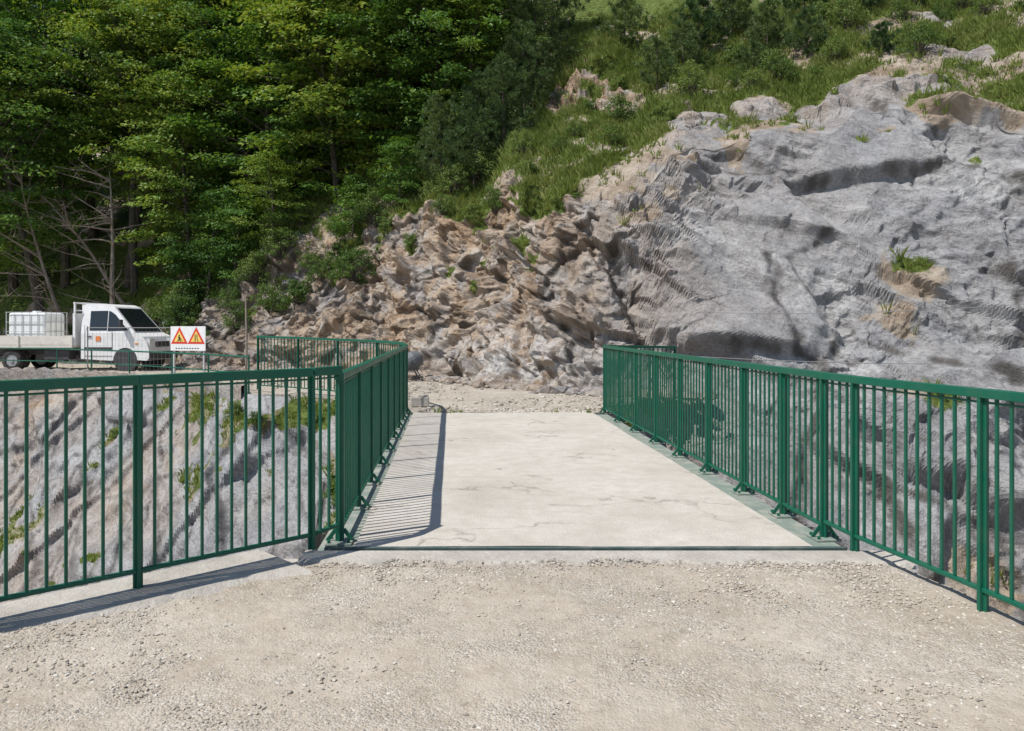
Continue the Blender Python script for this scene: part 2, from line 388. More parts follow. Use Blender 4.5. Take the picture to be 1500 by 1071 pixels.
GY=ey[None,:]+GZ*ec[None,:]
Q=np.stack([GX,GY,GZ],-1).reshape(-1,3).astype(np.float32)
Qw=Q+np.stack([fbm(Q*.8,4,191),fbm(Q*.8,4,192),fbm(Q*.8,4,193)],1)*.10
a1,f1,k1=facet(rotP(Qw,-42,10,(.32,.32,.6)),211,.7); a2,f2,k2=facet(rotP(Qw,-48,10,(.9,.9,2.1)),223,.7); a3,f3,k3=facet(rotP(Qw,-35,10,(2.6,2.6,6)),227,.7)
s4,k4_=beds(Q,-48,.9,411,.5,.16)
dd=(blur(a1*.5+a2*.2,GX.shape,3)+k1*.45+k2*.24+k3*.12+a3*.04+s4*.3+fbm(Q*3,3,78)*.02)*sm(-Q[:,2],0.02,.8)
dd=blur(dd,GX.shape,1)
Q[:,1]-=dd*.85; Q[:,2]+=dd*.4*sm(-Q[:,2],.1,1)
Q[:,2]=np.minimum(Q[:,2],-.0)
vq=np.clip(sm(fbm(Q*.55,4,234)+.5*fbm(Q*1.8,3,235),.48,.8)+sm(Q[:,2],-.6,-.1)*.6*(fbm(Q,2,4)>.1),0,1)
g=Geo(); g.add(Q,gridF(len(zz),len(us))[:,::-1])
gorge=g.build('gorge_rock_face',[M_rock],False,{'brown':np.clip(.3+.8*fbm(Q*.35,3,8),0,1),'veg':vq,'crack':np.clip(np.minimum(f1*1.3,f2*1.8)+.03,0,1),'green':vq*0+.55,'lime':vq*0+.2})
Fp=np.array([(7,22),(6,21),(4.5,19.5),(3.4,18.8),(1.2,20.5),(-1.4,24.2),(-2.4,25.2),(-5,27),(-8,28.8),(-11,30.5),(-16,33),(-26,38),(-46,48)],float)
uu=np.linspace(0,L[-1],420); vv=np.linspace(0,1,120)
e2x,e2y=np.interp(uu,L,E[:,0]),np.interp(uu,L,E[:,1]); f2x,f2y=np.interp(uu,L,Fp[:,0]),np.interp(uu,L,Fp[:,1])
RX=e2x[None]*(1-vv[:,None])+f2x[None]*vv[:,None]; RY=e2y[None]*(1-vv[:,None])+f2y[None]*vv[:,None]
RP=np.stack([RX,RY,RX*0],-1).reshape(-1,3)
RP[:,2]=fbm(RP*1.5,4,61)*.02+fbm(RP*.4,2,62)*.03*sm(RP[:,1],14,16); RP[:,2]-=.012
g=Geo(); g.add(RP,gridF(120,420)); road=g.build('mountain_road',[M_dust],True)
g=Geo(); g.add([[-300,-300,-10.5],[300,-300,-10.5],[300,400,-10.5],[-300,400,-10.5]],[[0,1,2,3]])
g.build('gorge_floor_ground',[M_dust])

# ------------------------------------------------------------------ near ground
def xl(y): return -1.38+1.075*(y-5.17)
def xr(y): return 2.37+.195*(5.17-y)
ys=np.concatenate([np.linspace(4.95,1.5,260),np.linspace(1.45,-14,90)])
ts=np.linspace(0,1,400)
NX=(xl(ys)-.02)[:,None]*(1-ts)[None]+(xr(ys)+.10)[:,None]*ts[None]; NY=np.broadcast_to(ys[:,None],NX.shape)
NP=np.stack([NX,NY,NX*0],-1).reshape(-1,3)
a,_,_c=facet(np.stack([NP[:,0]*22,NP[:,1]*22,NP[:,2]],1),401,.6)
NP[:,2]=(fbm(NP*1.1,3,301)*.014+fbm(NP*5,3,302)*.005+a*.0022)
edge=np.minimum(sm(4.95-NP[:,1],0,.2),1)
NP[:,2]=NP[:,2]*edge-.012*(1-edge)
g=Geo(); g.add(NP,gridF(len(ys),400)); g.build('gravel_ground',[M_gravel],True)
g=Geo()
ring=[(xl(5.15)-.2,5.15),(xr(5.15)+.14,5.15),(xr(-14)+.14,-14),(xl(-14)-.25,-14)]
top=[(x,y,-.045) for x,y in ring]; bot=[(x+(-.8 if i in(0,3) else .8),y+(1.0 if i<2 else 0),-11) for i,(x,y) in enumerate(ring)]
g.add(top+bot,[[0,1,5,4],[1,2,6,5],[2,3,7,6],[3,0,4,7],[3,2,1,0]])
g.build('near_abutment',[M_conc])
g=Geo(); V=[];n=260
wn=fbm(np.stack([np.arange(n)*.12,np.zeros(n),np.zeros(n)],1),4,5)
for i in range(n):
    y=5.02-i*.038; x=xl(y)
    w=.25+.13*wn[i]
    V+=[[x-.2,y+.14,-.3],[x-.2,y+.14,.018],[x+w*.6,y-w*.65,.014],[x+w*.68+.05,y-w*.73-.05,-.02]]
F=[[i*4+k,i*4+k+1,i*4+4+k+1,i*4+4+k] for i in range(n-1) for k in range(3)]
g.add(V,F); g.build('concrete_edge',[M_conc])
g=Geo(); V=[];n=200
wn=fbm(np.stack([np.arange(n)*.12,np.zeros(n),np.zeros(n)],1),4,6)
for i in range(n):
    x=-1.42+i*(4.05/(n-1)); yy=4.95+.06*wn[i]
    V+=[[x,5.17,-.2],[x,5.17,.006],[x,yy,.004],[x,yy-.03,-.03]]
F=[[i*4+k+1,i*4+k,i*4+4+k,i*4+4+k+1] for i in range(n-1) for k in range(3)]
g.add(V,F); g.build('concrete_threshold',[M_conc])

# ------------------------------------------------------------------ bridge deck
bridge=empty('footbridge')
NL,NR_,FR,FL=(-1.10,5.25),(2.10,5.25),(1.44,13.40),(-1.76,13.40)
g=Geo(); nn=60
V=[]
for j in range(nn+1):
    v=j/nn
    for i in range(25):
        u=i/24; x=(NL[0]*(1-u)+NR_[0]*u)*(1-v)+(FL[0]*(1-u)+FR[0]*u)*v; V.append([x,5.25+8.15*v,.012])
V=np.array(V); V[:,2]+=fbm(V*1.3,3,12)*.006
g.add(V,gridF(nn+1,25))
def P4(a,z): return [a[0],a[1],z]
g.add([P4(NL,.002),P4(NR_,.002),P4(FR,.002),P4(FL,.002),P4(NL,-.22),P4(NR_,-.22),P4(FR,-.22),P4(FL,-.22)],[[0,4,5,1],[1,5,6,2],[2,6,7,3],[3,7,4,0],[7,6,5,4]])
g.build('deck_slab',[M_deck],parent=bridge)
g=Geo()
g.beam((-1.3,5.215,-.042),(2.32,5.215,-.042),.04,.115,1); g.beam((-2.0,13.43,-.04),(1.66,13.43,-.04),.055,.09,1)
for sgn,a,b in ((-1,NL,FL),(1,NR_,FR)):
    o=sgn*.135
    g.beam((a[0]+o,a[1],-.035),(b[0]+o,b[1],-.035),.262,.02)
    g.beam((a[0]+o,a[1],-.30),(b[0]+o,b[1],-.30),.015,.5)
    g.beam((a[0]+o,a[1],-.56),(b[0]+o,b[1],-.56),.26,.02)
g.build('steel_girders',[M_dgreen,M_dstripe],parent=bridge)

# ------------------------------------------------------------------ railings
def railing(name,runs,sp=.1):
    g=Geo()
    for r_ in runs:
        pts=r_['pts'];ht=r_['ht'];plates=r_.get('plates');zb=r_.get('zb',0.);skip=r_.get('skip',());drop=r_.get('drop',0);htop=r_.get('htop',.05);bar=.018
        P3=[(p[0],p[1],(p[2] if len(p)>2 else zb)) for p in pts]
        for i,p in enumerate(P3):
            q=P3[min(i+1,len(P3)-1)]; r=P3[max(i-1,0)]
            yaw=math.atan2(q[1]-r[1],q[0]-r[0])
            if i in skip: continue
            z0=p[2]-drop; g.box((p[0],p[1],(z0+p[2]+ht-.04)/2),(.022,.062,p[2]+ht-.04-z0),0,yaw)
            g.box((p[0],p[1],(z0+p[2]+ht-.04)/2),(.055,.014,p[2]+ht-.0402-z0),0,yaw)
            if plates:
                g.box((p[0],p[1],z0+.008),(.17,.19,.016),1,yaw)
                c,s_=math.cos(yaw),math.sin(yaw)
                for sx in(-1,1):
                    for sy in(-1,1):
                        bx,by=sx*.06,sy*.07
                        g.tube([(p[0]+bx*c-by*s_,p[1]+bx*s_+by*c,z0+.01),(p[0]+bx*c-by*s_,p[1]+bx*s_+by*c,z0+.036)],[.013,.013],6,0)
                for sy in(-1,1):
                    A=(p[0]-sy*.028*s_,p[1]+sy*.028*c); B=(p[0]-sy*.09*s_,p[1]+sy*.09*c)
                    g.beam((A[0],A[1],z0+.10),(B[0],B[1],z0+.016),.01,.03)
        for i in range(len(P3)-1):
            a=P3[i];b=P3[i+1]; d=math.dist(a[:2],b[:2]); yaw=math.atan2(b[1]-a[1],b[0]-a[0]); e=.001*(i%2)
            c,s_=math.cos(yaw),math.sin(yaw); k0=.0 if i else .025; k1=.0 if i<len(P3)-2 else .025
            g.beam((a[0]-c*k0,a[1]-s_*k0,a[2]+ht-.025-e),(b[0]+c*k1,b[1]+s_*k1,b[2]+ht-.025-e),.064,htop)
            g.beam((a[0],a[1],a[2]+ht-.075),(b[0],b[1],b[2]+ht-.075),.02,.012)
            g.beam((a[0],a[1],a[2]+.10),(b[0],b[1],b[2]+.10),.034,.024)
            n=max(2,int(round(d/sp)))
            for kx in range(1,n):
                t=kx/n; x=a[0]+(b[0]-a[0])*t; y=a[1]+(b[1]-a[1])*t; z=a[2]+(b[2]-a[2])*t
                g.box((x,y,z+(.10+ht-.05)/2),(bar,bar,ht-.05-.10),0,yaw)
    ob=g.build(name,[M_green,M_dgreen])
    bv=ob.modifiers.new('bevel','BEVEL'); bv.width=.004; bv.segments=2; bv.limit_method='ANGLE'
    return ob
def rx(Y): return 2.31-.081*(Y-5.56)
def lx(Y): return -1.26-.081*(Y-5.56)
railing('green_railing',[dict(pts=[(rx(y),y) for y in (5.56,6.24,7.08,8.05,9.05,10.1,11.2,12.3,13.5)],ht=1.235,plates=True,zb=-.024),
   dict(pts=[(rx(5.54),5.54),(2.36,5.17),(xr(4.11),4.11)]+[(xr(y),y) for y in (3.0,1.9,.8,-.3,-1.4,-2.5)],ht=1.2,zb=.0095,drop=.05,skip=(0,)),
   dict(pts=[(1.68,13.55,0),(2.3,13.9,-.02),(3.1,14.3,-.04)],ht=1.215,drop=.6,skip=(0,))],.098)
cp=[(-1.905,13.53,0),(-2.12,14.45,.03),(-2.75,15.3,.05),(-3.7,15.95,.07),(-4.7,16.5,.1),(-5.75,17.0,.12)]
railing('green_railing',[dict(pts=[(lx(y),y) for y in (5.46,6.5,7.5,8.5,9.5,10.5,11.5,12.5,13.5)],ht=1.235,plates=True,zb=-.024),
   dict(pts=[(-1.262,5.42)]+[(xl(5.17+.76*k_),5.17+.76*k_) for k_ in (0,-1,-2,-3,-4,-5,-6,-7)],ht=1.245,zb=.015,skip=(0,),htop=.058),
   dict(pts=cp,ht=1.22)],.095)
g=Geo(); lp=[(-6.1,17.4),(-7.6,18.8),(-9.1,20.1),(-10.9,21.4),(-12.6,22.5),(-14.3,23.6),(-17,24.5),(-20,25.4)]
for p in lp: g.tube([(p[0],p[1],-.1),(p[0],p[1],.86)],[.022,.022],8)
for a,b in zip(lp[:-1],lp[1:]):
    for z,r in ((.84,.022),(.45,.016)): g.tube([(*a,z),(*b,z)],[r,r],8)
g.build('low_guard_rail',[M_green])
g=Geo(); V=[];F=[]
for i in range(160):
    t=i/159; u=L[8]+t*(L[11]-L[8]); x=np.interp(u,L,E[:,0]); y=np.interp(u,L,E[:,1])
    h=.16+.04*math.sin(i*1.3)+.05*random.random()
    V+=[[x,y-.12,-.6],[x,y-.12,h],[x,y+.2,h+.02],[x,y+.2,-.1]]
for i in range(159):
    for k_ in range(3): F.append([i*4+k_,i*4+4+k_,i*4+5+k_,i*4+1+k_])
g.add(V,F); g.build('stone_parapet',[M_rock],False,{'brown':np.full(640,.5),'veg':np.full(640,.1),'crack':np.full(640,1.),'green':np.full(640,1.)})

# ------------------------------------------------------------------ pebbles
def pebbles(name,n,xyf,smin,smax,mat,pw=3.2,attrs=False):
    ph=(1+5**.5)/2
    ico=np.array([(-1,ph,0),(1,ph,0),(-1,-ph,0),(1,-ph,0),(0,-1,ph),(0,1,ph),(0,-1,-ph),(0,1,-ph),(ph,0,-1),(ph,0,1),(-ph,0,-1),(-ph,0,1)])/1.9
    F=np.array([(0,11,5),(0,5,1),(0,1,7),(0,7,10),(0,10,11),(1,5,9),(5,11,4),(11,10,2),(10,7,6),(7,1,8),(3,9,4),(3,4,2),(3,2,6),(3,6,8),(3,8,9),(4,9,5),(2,4,11),(6,2,10),(8,6,7),(9,8,1)])
    xy=xyf(n); n=len(xy)
    s=smin+(smax-smin)*rng.random(n)**pw
    V=ico[None]*(1+.5*(rng.random((n,12,1))-.5))*s[:,None,None]*.5
    V=V*np.stack([1+.6*rng.random(n),.7+.5*rng.random(n),.45+.35*rng.random(n)],-1)[:,None,:]
    a=rng.random(n)*6.28; c,s_=np.cos(a)[:,None],np.sin(a)[:,None]
    x=V[...,0]*c-V[...,1]*s_; y=V[...,0]*s_+V[...,1]*c
    V=np.stack([x+xy[:,0:1],y+xy[:,1:2],V[...,2]+(s*.05+xy[:,2])[:,None]],-1)
    FF=(F[None]+(np.arange(n)*12)[:,None,None]).reshape(-1,3)
    g=Geo(); g.add(V.reshape(-1,3),FF)
    m=n*12
    return g.build(name,[mat],False,{'brown':np.full(m,.7),'veg':np.zeros(m),'crack':np.ones(m),'green':np.ones(m)} if attrs else None)
def nearxy(n):
    y=2.2+2.85*rng.random(n)**.8; x=xl(y)+(xr(y)-xl(y))*rng.random(n)
    p=np.stack([x,y,y*0],1); m=vnoise(p*1.3,9)+.5*vnoise(p*3,10)
    keep=(rng.random(n)<np.clip(.36+.85*m,.06,1))
    p=p[keep]; p[:,2]=fbm(np.stack([p[:,0],p[:,1],p[:,0]*0],1)*1.1,3,301)*.014; return p
pebbles('loose_gravel',52000,nearxy,.004,.020,M_stone,3.2)
def farxy(n):
    v=rng.random(n); k_=rng.random(n)*11+3
    u=np.interp(k_,np.arange(len(L)),L)
    x=np.interp(u,L,E[:,0])*(1-v)+np.interp(u,L,Fp[:,0])*v; y=np.interp(u,L,E[:,1])*(1-v)+np.interp(u,L,Fp[:,1])*v
    return np.stack([x,y,x*0],1)
pebbles('road_gravel',6000,farxy,.02,.09,M_stone)
def footxy(n):
    cc=-20+rng.random(n)*21.; d=np.interp(cc,fc,fd)-.15-np.abs(rng.normal(0,.4,n))
    x=cc*DY+d*DX; y=-cc*DX+d*DY; return np.stack([x,y,x*0],1)
pebbles('cliff_foot_rubble',1500,footxy,.04,.42,M_rock,attrs=True)
def seam(n):
    x=-1.7+rng.random(n)*3.1; y=13.5+np.abs(rng.normal(0,.25,n)); return np.stack([x,y,x*0],1)
pebbles('joint_gravel',900,seam,.02,.07,M_stone)

# ------------------------------------------------------------------ vegetation prototypes
def leaves(cen,nrm,size,asp=.6):
    n=len(cen); nrm=nrm/np.linalg.norm(nrm,axis=1,keepdims=True)
    r=rng.normal(size=(n,3)); u=np.cross(nrm,r); u/=np.linalg.norm(u,axis=1,keepdims=True)+1e-9; v=np.cross(nrm,u)
    s=size[:,None]
    V=np.stack([cen-u*s*.5,cen+v*s*asp*.5-u*s*.05,cen+u*s*.5-nrm*s*.12,cen-v*s*asp*.5-u*s*.05],1)
    return V.reshape(-1,3),(np.arange(n*4).reshape(n,4))
def limbpath(p,d,Ln,droop,n=5,wob=.08):
    pts=[Vector(p)];d=Vector(d).normalized()
    for i in range(n):
        d=(d+Vector((random.uniform(-wob,wob),random.uniform(-wob,wob),random.uniform(-wob,wob)+droop))).normalized()
        pts.append(pts[-1]+d*Ln/n)
    return pts
def broadleaf(name,seed,H,cb,R,nl,per,lpc,mat,lsize=.17,flat=.24,bk=None):
    random.seed(seed); g=Geo(); bk=bk or M_bark
    tp=limbpath((0,0,-.4),(random.uniform(-.05,.05),random.uniform(-.05,.05),1),H*.95+.4,0,9,.05)
    rad=[.014*H*(1-i/9)**.8+.012 for i in range(10)]; g.tube(tp,rad,8,0)
    cen=[];nr=[]
    for i in range(nl):
        h=cb+(H*.97-cb)*((i+random.random())/nl); f=(h+.4)/(H*.95+.4)*9; k_=min(int(f),8); base=tp[k_].lerp(tp[k_+1],min(1,f-k_))
        q=(h-cb)/(H-cb); Lr=R*(math.sin(math.pi*min(1,(.22+.78*q))**.9)**.5*.95+.12)*random.uniform(.5,1.25)
        az=i*2.399+random.uniform(-.4,.4); up=random.uniform(.05,.45)+q*.7
        pts=limbpath(base,(math.cos(az),math.sin(az),up),Lr,-.05,6,.13)
        g.tube(pts,[max(.006,.022*Lr/2.5*(1-j/6.5)) for j in range(7)],4,0,False)
        for s in range(per):
            f=random.uniform(.25,1.05)*6; k_=min(int(f),5); c=pts[k_].lerp(pts[k_+1],min(1.1,f-k_))
            lat=Vector((-math.sin(az),math.cos(az),0))*random.uniform(-1,1)*.42*Lr*(1.1-f/8)
            c2=c+lat+Vector((0,0,random.uniform(-.12,.15)))
            cen.append((*c2,random.uniform(.4,.95)*(R/3)**.4)); nr.append((math.cos(az)*.45,math.sin(az)*.45,1))
    cen=np.array(cen);nr=np.array(nr); m=len(cen)
    off=rng.normal(size=(m,lpc,3)); off/=np.linalg.norm(off,axis=-1,keepdims=True); off*=rng.random((m,lpc,1))**.45
    off*=np.array([1,1,flat]); rads=cen[:,None,3:4]
    off=off*rads; off[...,2]-=.35*(off[...,0]*nr[:,None,0]+off[...,1]*nr[:,None,1])+.25*(off[...,0]**2+off[...,1]**2)
    c=(cen[:,None,:3]+off).reshape(-1,3); nn_=(nr[:,None,:]+rng.normal(size=(m,lpc,3))*.45).reshape(-1,3)
    V,F=leaves(c,nn_,lsize*(.6+.8*rng.random(len(c)))); g.add(V,F,1)
    return g.build(name,[bk,mat],link=False).data
def pine(name,seed,H,R,mat=None):
    random.seed(seed); g=Geo()
    tp=limbpath((0,0,-.3),(0,0,1),H+.3,0,7,.03); g.tube(tp,[.016*H*(1-i/7.3)+.01 for i in range(8)],6,0)
    cen=[];dr=[]
    nl=int(H*12)
    for i in range(nl):
        q=(i+random.random())/nl; h=.05*H+.95*H*q; az=i*2.399+random.uniform(-.3,.3); Lr=R*(1-q)**.7*random.uniform(.65,1.2)+.15
        f=(h+.3)/(H+.3)*7;k_=min(int(f),6);b=tp[k_].lerp(tp[k_+1],f-k_)
        pts=limbpath(b,(math.cos(az),math.sin(az),.45),Lr,.03,4,.1); g.tube(pts,[.012,.01,.008,.006,.004],3,0,False)
        for s in range(int(5+Lr*9)):
            f=random.uniform(.2,1)*4;k_=min(int(f),3);c=pts[k_].lerp(pts[k_+1],f-k_)
            cen.append(c+Vector((random.gauss(0,.1*Lr),random.gauss(0,.1*Lr),random.gauss(0,.06)))); dr.append((math.cos(az),math.sin(az),.7))
    cen=np.array([list(c) for c in cen]);dr=np.array(dr);m=len(cen);k_=26
    d=dr[:,None,:]*.8+rng.normal(size=(m,k_,3))*.8; d/=np.linalg.norm(d,axis=-1,keepdims=True)
    c=(cen[:,None,:]+d*.03).reshape(-1,3); d=d.reshape(-1,3); n=len(c); s=.10+.08*rng.random(n)
    w=np.cross(d,rng.normal(size=(n,3))); w/=np.linalg.norm(w,axis=1,keepdims=True); w*=.012
    V=np.stack([c-w,c+w,c+d*s[:,None]],1).reshape(-1,3); g.add(V,np.arange(n*3).reshape(n,3),1)
    return g.build(name,[M_bark,mat or M_need],link=False).data
def shrub(name,seed,R,H,mat,npf=46,lpc=70,ls=.065):
    random.seed(seed); g=Geo(); cen=[]
    for i in range(npf):
        az=random.uniform(0,6.28); q=random.random()**.5; z=random.random()**.8
        L_=R*q*(1-.55*z); c=Vector((math.cos(az)*L_,math.sin(az)*L_,.1+z*H*random.uniform(.6,1.1)))
        g.tube([(0,0,-.1),c*.5+Vector((0,0,.06)),c],[.02,.012,.005],3,0,False); cen.append((*c,random.uniform(.14,.3)*R))
    cen=np.array(cen);m=len(cen)
    off=rng.normal(size=(m,lpc,3)); off/=np.linalg.norm(off,axis=-1,keepdims=True); off*=rng.random((m,lpc,1))**.4
    nn_=(off+rng.normal(size=off.shape)*.5+np.array([0,0,.6])).reshape(-1,3)
    c=(cen[:,None,:3]+off*cen[:,None,3:4]*np.array([1,1,.8])).reshape(-1,3)
    V,F=leaves(c,nn_,ls*(.6+.8*rng.random(len(c)))); g.add(V,F,1)
    return g.build(name,[M_bark,mat],link=False).data
beech=[broadleaf('beech_tree_mesh',3+i,h,cb,R,nl,7,62,M_leaf) for i,(h,cb,R,nl) in enumerate([(12,.8,3.9,60),(10,.5,3.6,54),(14,3.0,4.6,60),(8,.3,3.0,48),(15,6.0,5.2,52)])]
sap=[broadleaf('sapling_mesh',23+i,h,.3,R,26,6,50,M_leaf,.10) for i,(h,R) in enumerate([(3.4,1.3),(4.6,1.7)])]
pines=[pine('pine_mesh',41,5.0,1.9),pine('pine_mesh',42,3.8,1.6),pine('pine_mesh',43,1.7,.85)]
shr=[shrub('shrub_mesh',61,.9,1.1,M_shrub),shrub('shrub_mesh',62,.7,.7,M_shrub),shrub('shrub_mesh',63,1.1,1.6,M_shrub,60)]
def put(name,me,x,y,sc=1.,z=None,sz=None,rot=None):
    ob=bpy.data.objects.new(name,me); S.collection.objects.link(ob)
    zz_=hz(x,y) if z is None else z
    ob.location=(x,y,zz_-.05); ob.rotation_euler=(random.uniform(-.05,.05),random.uniform(-.05,.05),random.uniform(0,6.28) if rot is None else rot)
    ob.scale=(sc,sc,sz or sc*random.uniform(.9,1.1)); return ob
random.seed(99)
for (x,y,k_,s) in [(-10.6,33.2,1,1.05),(-7.4,32.0,3,1.2),(-3.6,30.8,1,.95),(-2.2,31.8,0,.9),(-5.4,32.3,0,1.),(-8.5,35,0,1.05),(-12.5,35.5,0,1.05),
    (-15.5,37,2,1.05),(-19,37,4,1.),(-22.5,38,4,1.05),(-26,39.5,4,1.1),(-18,41,2,1.1),(-13,39.5,2,1.1),(-8,39,2,1.1),(-3,36,0,1.),(-.9,35,0,.8),
    (-4.8,31.2,3,.8),(-1.9,30.4,3,.8),(-28,36.5,4,1.),(-34,41,0,1.1),(-15,45,2,1.2),(-6,44,2,1.2),(-24,43,2,1.2),(-33,46,2,1.2),(-21,33.8,4,1.0),(-25,34.4,4,1.05),(-29,41,2,1.2),(-17.5,34.6,4,.9),(-22,46,2,1.2),(-14.6,33.6,1,.9)]:
    put('beech_tree',beech[k_],x+random.uniform(-.3,.3),y+random.uniform(-.3,.3),s)
for (x,y,k_,s) in [(-11.4,30.6,0,1.),(-9.6,30.2,1,.8),(-12.8,31.4,1,1.),(-6.2,29.0,0,.8),(-4.3,28.4,0,.8),(-13.8,31.6,0,.8)]:
    put('beech_sapling',sap[k_],x,y,s)
for (x,y,k_,s) in [(-1.4,27.6,0,.95),(-.3,27.2,1,1.),(-2.6,28.0,1,.9),(.5,28.3,1,1.),(.9,30.8,0,1.1),(4.6,30.8,2,1.3),(1.8,33,0,1.1),(7.2,28.8,2,1.3),
     (8.6,29.6,2,1.4),(6.3,27.6,2,1.),(8.4,26.0,2,.8),(5.2,26.8,2,1.),(10.6,27.0,2,1.),(13.4,28.6,2,1.3),(15.6,29.0,2,1.2),(17.6,30.0,2,1.4),(11.8,30.2,2,1.3),(12.4,25.2,2,.7),(9.6,28.2,2,1.1),(19.5,29.5,2,1.3)]:
    put('pine_tree',pines[k_],x,y,s)
sp=[(-12.8,30.0),(-11.9,29.7),(-10.6,29.2),(-9.2,28.6),(-8.0,28.2),(-7.2,28.4),(-5.6,27.5),(-3.6,26.6),(-2.6,26.1),(-.4,24.2),(.6,23.2),(.2,24.6),(1.5,23.8),(-1.2,25.4),
 (2.3,24.6),(3.8,25.6),(4.9,24.2),(7.4,25.4),(6.6,26.8),(9.4,27.8),(11.3,25.8),(13.9,27.1),(15.0,25.6),(-15.2,31.6),(-16.8,32.4),(-18.5,33.2),(-10.2,29.9),(-8.9,29.6),(-6.4,28.8),
 (-13.6,30.9),(-3.2,27.6),(4.6,23.4),(16.6,26.6),(-20.4,34),(-22,34.6),(-9.6,30.4),(-7.7,29.2),(2.9,26.9),(-.9,27.6),(-13.2,30.3),(-14.6,31.0),(12.6,27.8),(10.2,29.2),(8.0,27.4),
 (5.5,28.6),(6.8,29.8),(4.2,28.0),(9.0,31.0),(11.0,28.6),(14.8,30.4),(16.9,28.4),(7.9,24.6),(10.0,25.2),(13.0,24.3),(3.2,23.2),(17.5,26.0),(6.0,25.2),(8.8,25.0),
 (-4.8,27.9),(-5.2,28.6),(-2.0,27.0),(-7.0,29.8),(-8.4,30.6),(-3.9,28.9),(-6.0,30.2),(-11.0,30.0),(7.0,27.6),(12.0,29.0),(15.8,27.6),(9.9,26.4),(5.0,29.6)]
for i,(x,y) in enumerate(sp):
    put('shrub',shr[i%3],x+random.uniform(-.2,.2),y,random.uniform(.45,.95)*(1.25 if y>27 and x<0 else .95))
gidx=[i for i in np.where((vq>.75)&(Q[:,2]>-5)&(Q[:,2]<-.4)&(Q[:,0]>-12)&(Q[:,0]<-2.5))[0]]
for i in random.sample(gidx,min(9,len(gidx))): put('shrub',shr[1],float(Q[i,0]),float(Q[i,1]),random.uniform(.25,.5),z=float(Q[i,2]))
def bare(name,x,y,H,lean,seed,r0=.13):
    random.seed(seed); g=Geo(); z=hz(x,y)
    tp=limbpath((0,0,-.3),(lean,0,1),H,0,8,.09); g.tube(tp,[r0*(1-i/9) for i in range(9)],7,0)
    for i in range(22):
        f=random.uniform(1.5,7.8);k_=int(f);b=tp[k_].lerp(tp[k_+1],f-k_);az=random.uniform(2.2,5.2) if i%3 else random.uniform(0,6.28)
        pts=limbpath(b,(math.cos(az),math.sin(az),random.uniform(.1,.9)),random.uniform(.15,.36)*H,-.03,6,.16); g.tube(pts,[r0*.26*(1-j/7) for j in range(7)],4,0,False)
        for _ in range(4):
            k2=random.randint(2,5); q=limbpath(pts[k2],(random.uniform(-1,1),random.uniform(-1,1),random.uniform(-.2,1)),random.uniform(.05,.12)*H,0,3,.2); g.tube(q,[.012,.009,.006,.003],3,0,False)
    ob=g.build(name,[M_pale]); ob.location=(x,y,z)
bare('bare_tree',-16.9,31.8,8,-.1,5,.15); bare('bare_tree',-18.6,32.2,8.5,-.4,6,.12); bare('bare_tree',-16.3,32.6,7,-.6,8,.10)
bare('bare_shrub',5.3,22.2,1.1,.1,12,.02)

def grass(name,P_,w,n,per,hmin,hmax):
    w=w/w.sum(); idx=rng.choice(len(P_),n,p=w); c=P_[idx]+np.concatenate([rng.normal(0,.08,(n,2)),np.zeros((n,1))],1)
    hs=(hmin+(hmax-hmin)*rng.random(n)**2)[:,None]*(.6+.4*rng.random((n,per)))
    a=rng.random((n,per))*6.28; ln=.15+.6*rng.random((n,per))
    b=c[:,None,:]+np.stack([np.cos(a)*.05,np.sin(a)*.05,a*0-.02],-1)
    tip=b+np.stack([np.cos(a)*ln*hs,np.sin(a)*ln*hs,hs],-1)
    wv=np.stack([-np.sin(a),np.cos(a),a*0],-1)*.013
    mid=b*.5+tip*.5+np.stack([a*0,a*0,.15*hs],-1)
    V=np.stack([b-wv,b+wv,mid+wv*.6,tip,mid-wv*.6],2).reshape(-1,3)
    g=Geo(); g.add(V,np.arange(n*per*5).reshape(-1,5)); g.build(name,[M_grass])
vis=(P2[:,1]<38)&(P2[:,0]>-18)&(P2[:,0]<24)&(over<14)
area=np.ones(len(P2)); area[:NRC*nC]=.25
grass('grass',P2,(np.clip(veg-.45,0,1)*vis*area*np.clip(grn-.1,.05,1)).astype(float)+1e-12,48000,10,.10,.40)
grass('gorge_grass',Q,(np.clip(vq-.5,0,1)*(Q[:,2]>-8)).astype(float)+1e-12,2800,9,.06,.2)

# ------------------------------------------------------------------ truck
truck=empty('flatbed_truck')
def prism(g,prof,yf,mat=0):
    n=len(prof); V=[[x,-yf(z),z] for x,z in prof]+[[x,yf(z),z] for x,z in prof]
    g.add(V[:n],[list(range(n))],mat); g.add(V[n:],[list(range(n))[::-1]],mat)
    g.add(V,[[i,i+n,(i+1)%n+n,(i+1)%n] for i in range(n)],mat)
arc=[(1.58+.43*math.cos(t_),.38+.43*math.sin(t_)) for t_ in np.linspace(0,math.pi,12)]
low=[(0,.42),(0,1.32),(1.92,1.32),(2.2,1.2),(2.34,1.0),(2.42,.75),(2.42,.45),(2.34,.36)]+arc+[(1.1,.36)]
g=Geo(); prism(g,low,lambda z:.96)
up=[(0,1.32),(0,2.26),(.12,2.33),(.9,2.32),(1.12,2.24),(1.92,1.32)]
yf=lambda z:.955-.13*max(0,z-1.32)
prism(g,up,yf); cab=g.build('cab_body',[M_white],parent=truck)
bv=cab.modifiers.new('b','BEVEL'); bv.width=.035; bv.segments=3; bv.limit_method='ANGLE'; bv.angle_limit=.5
g=Geo()
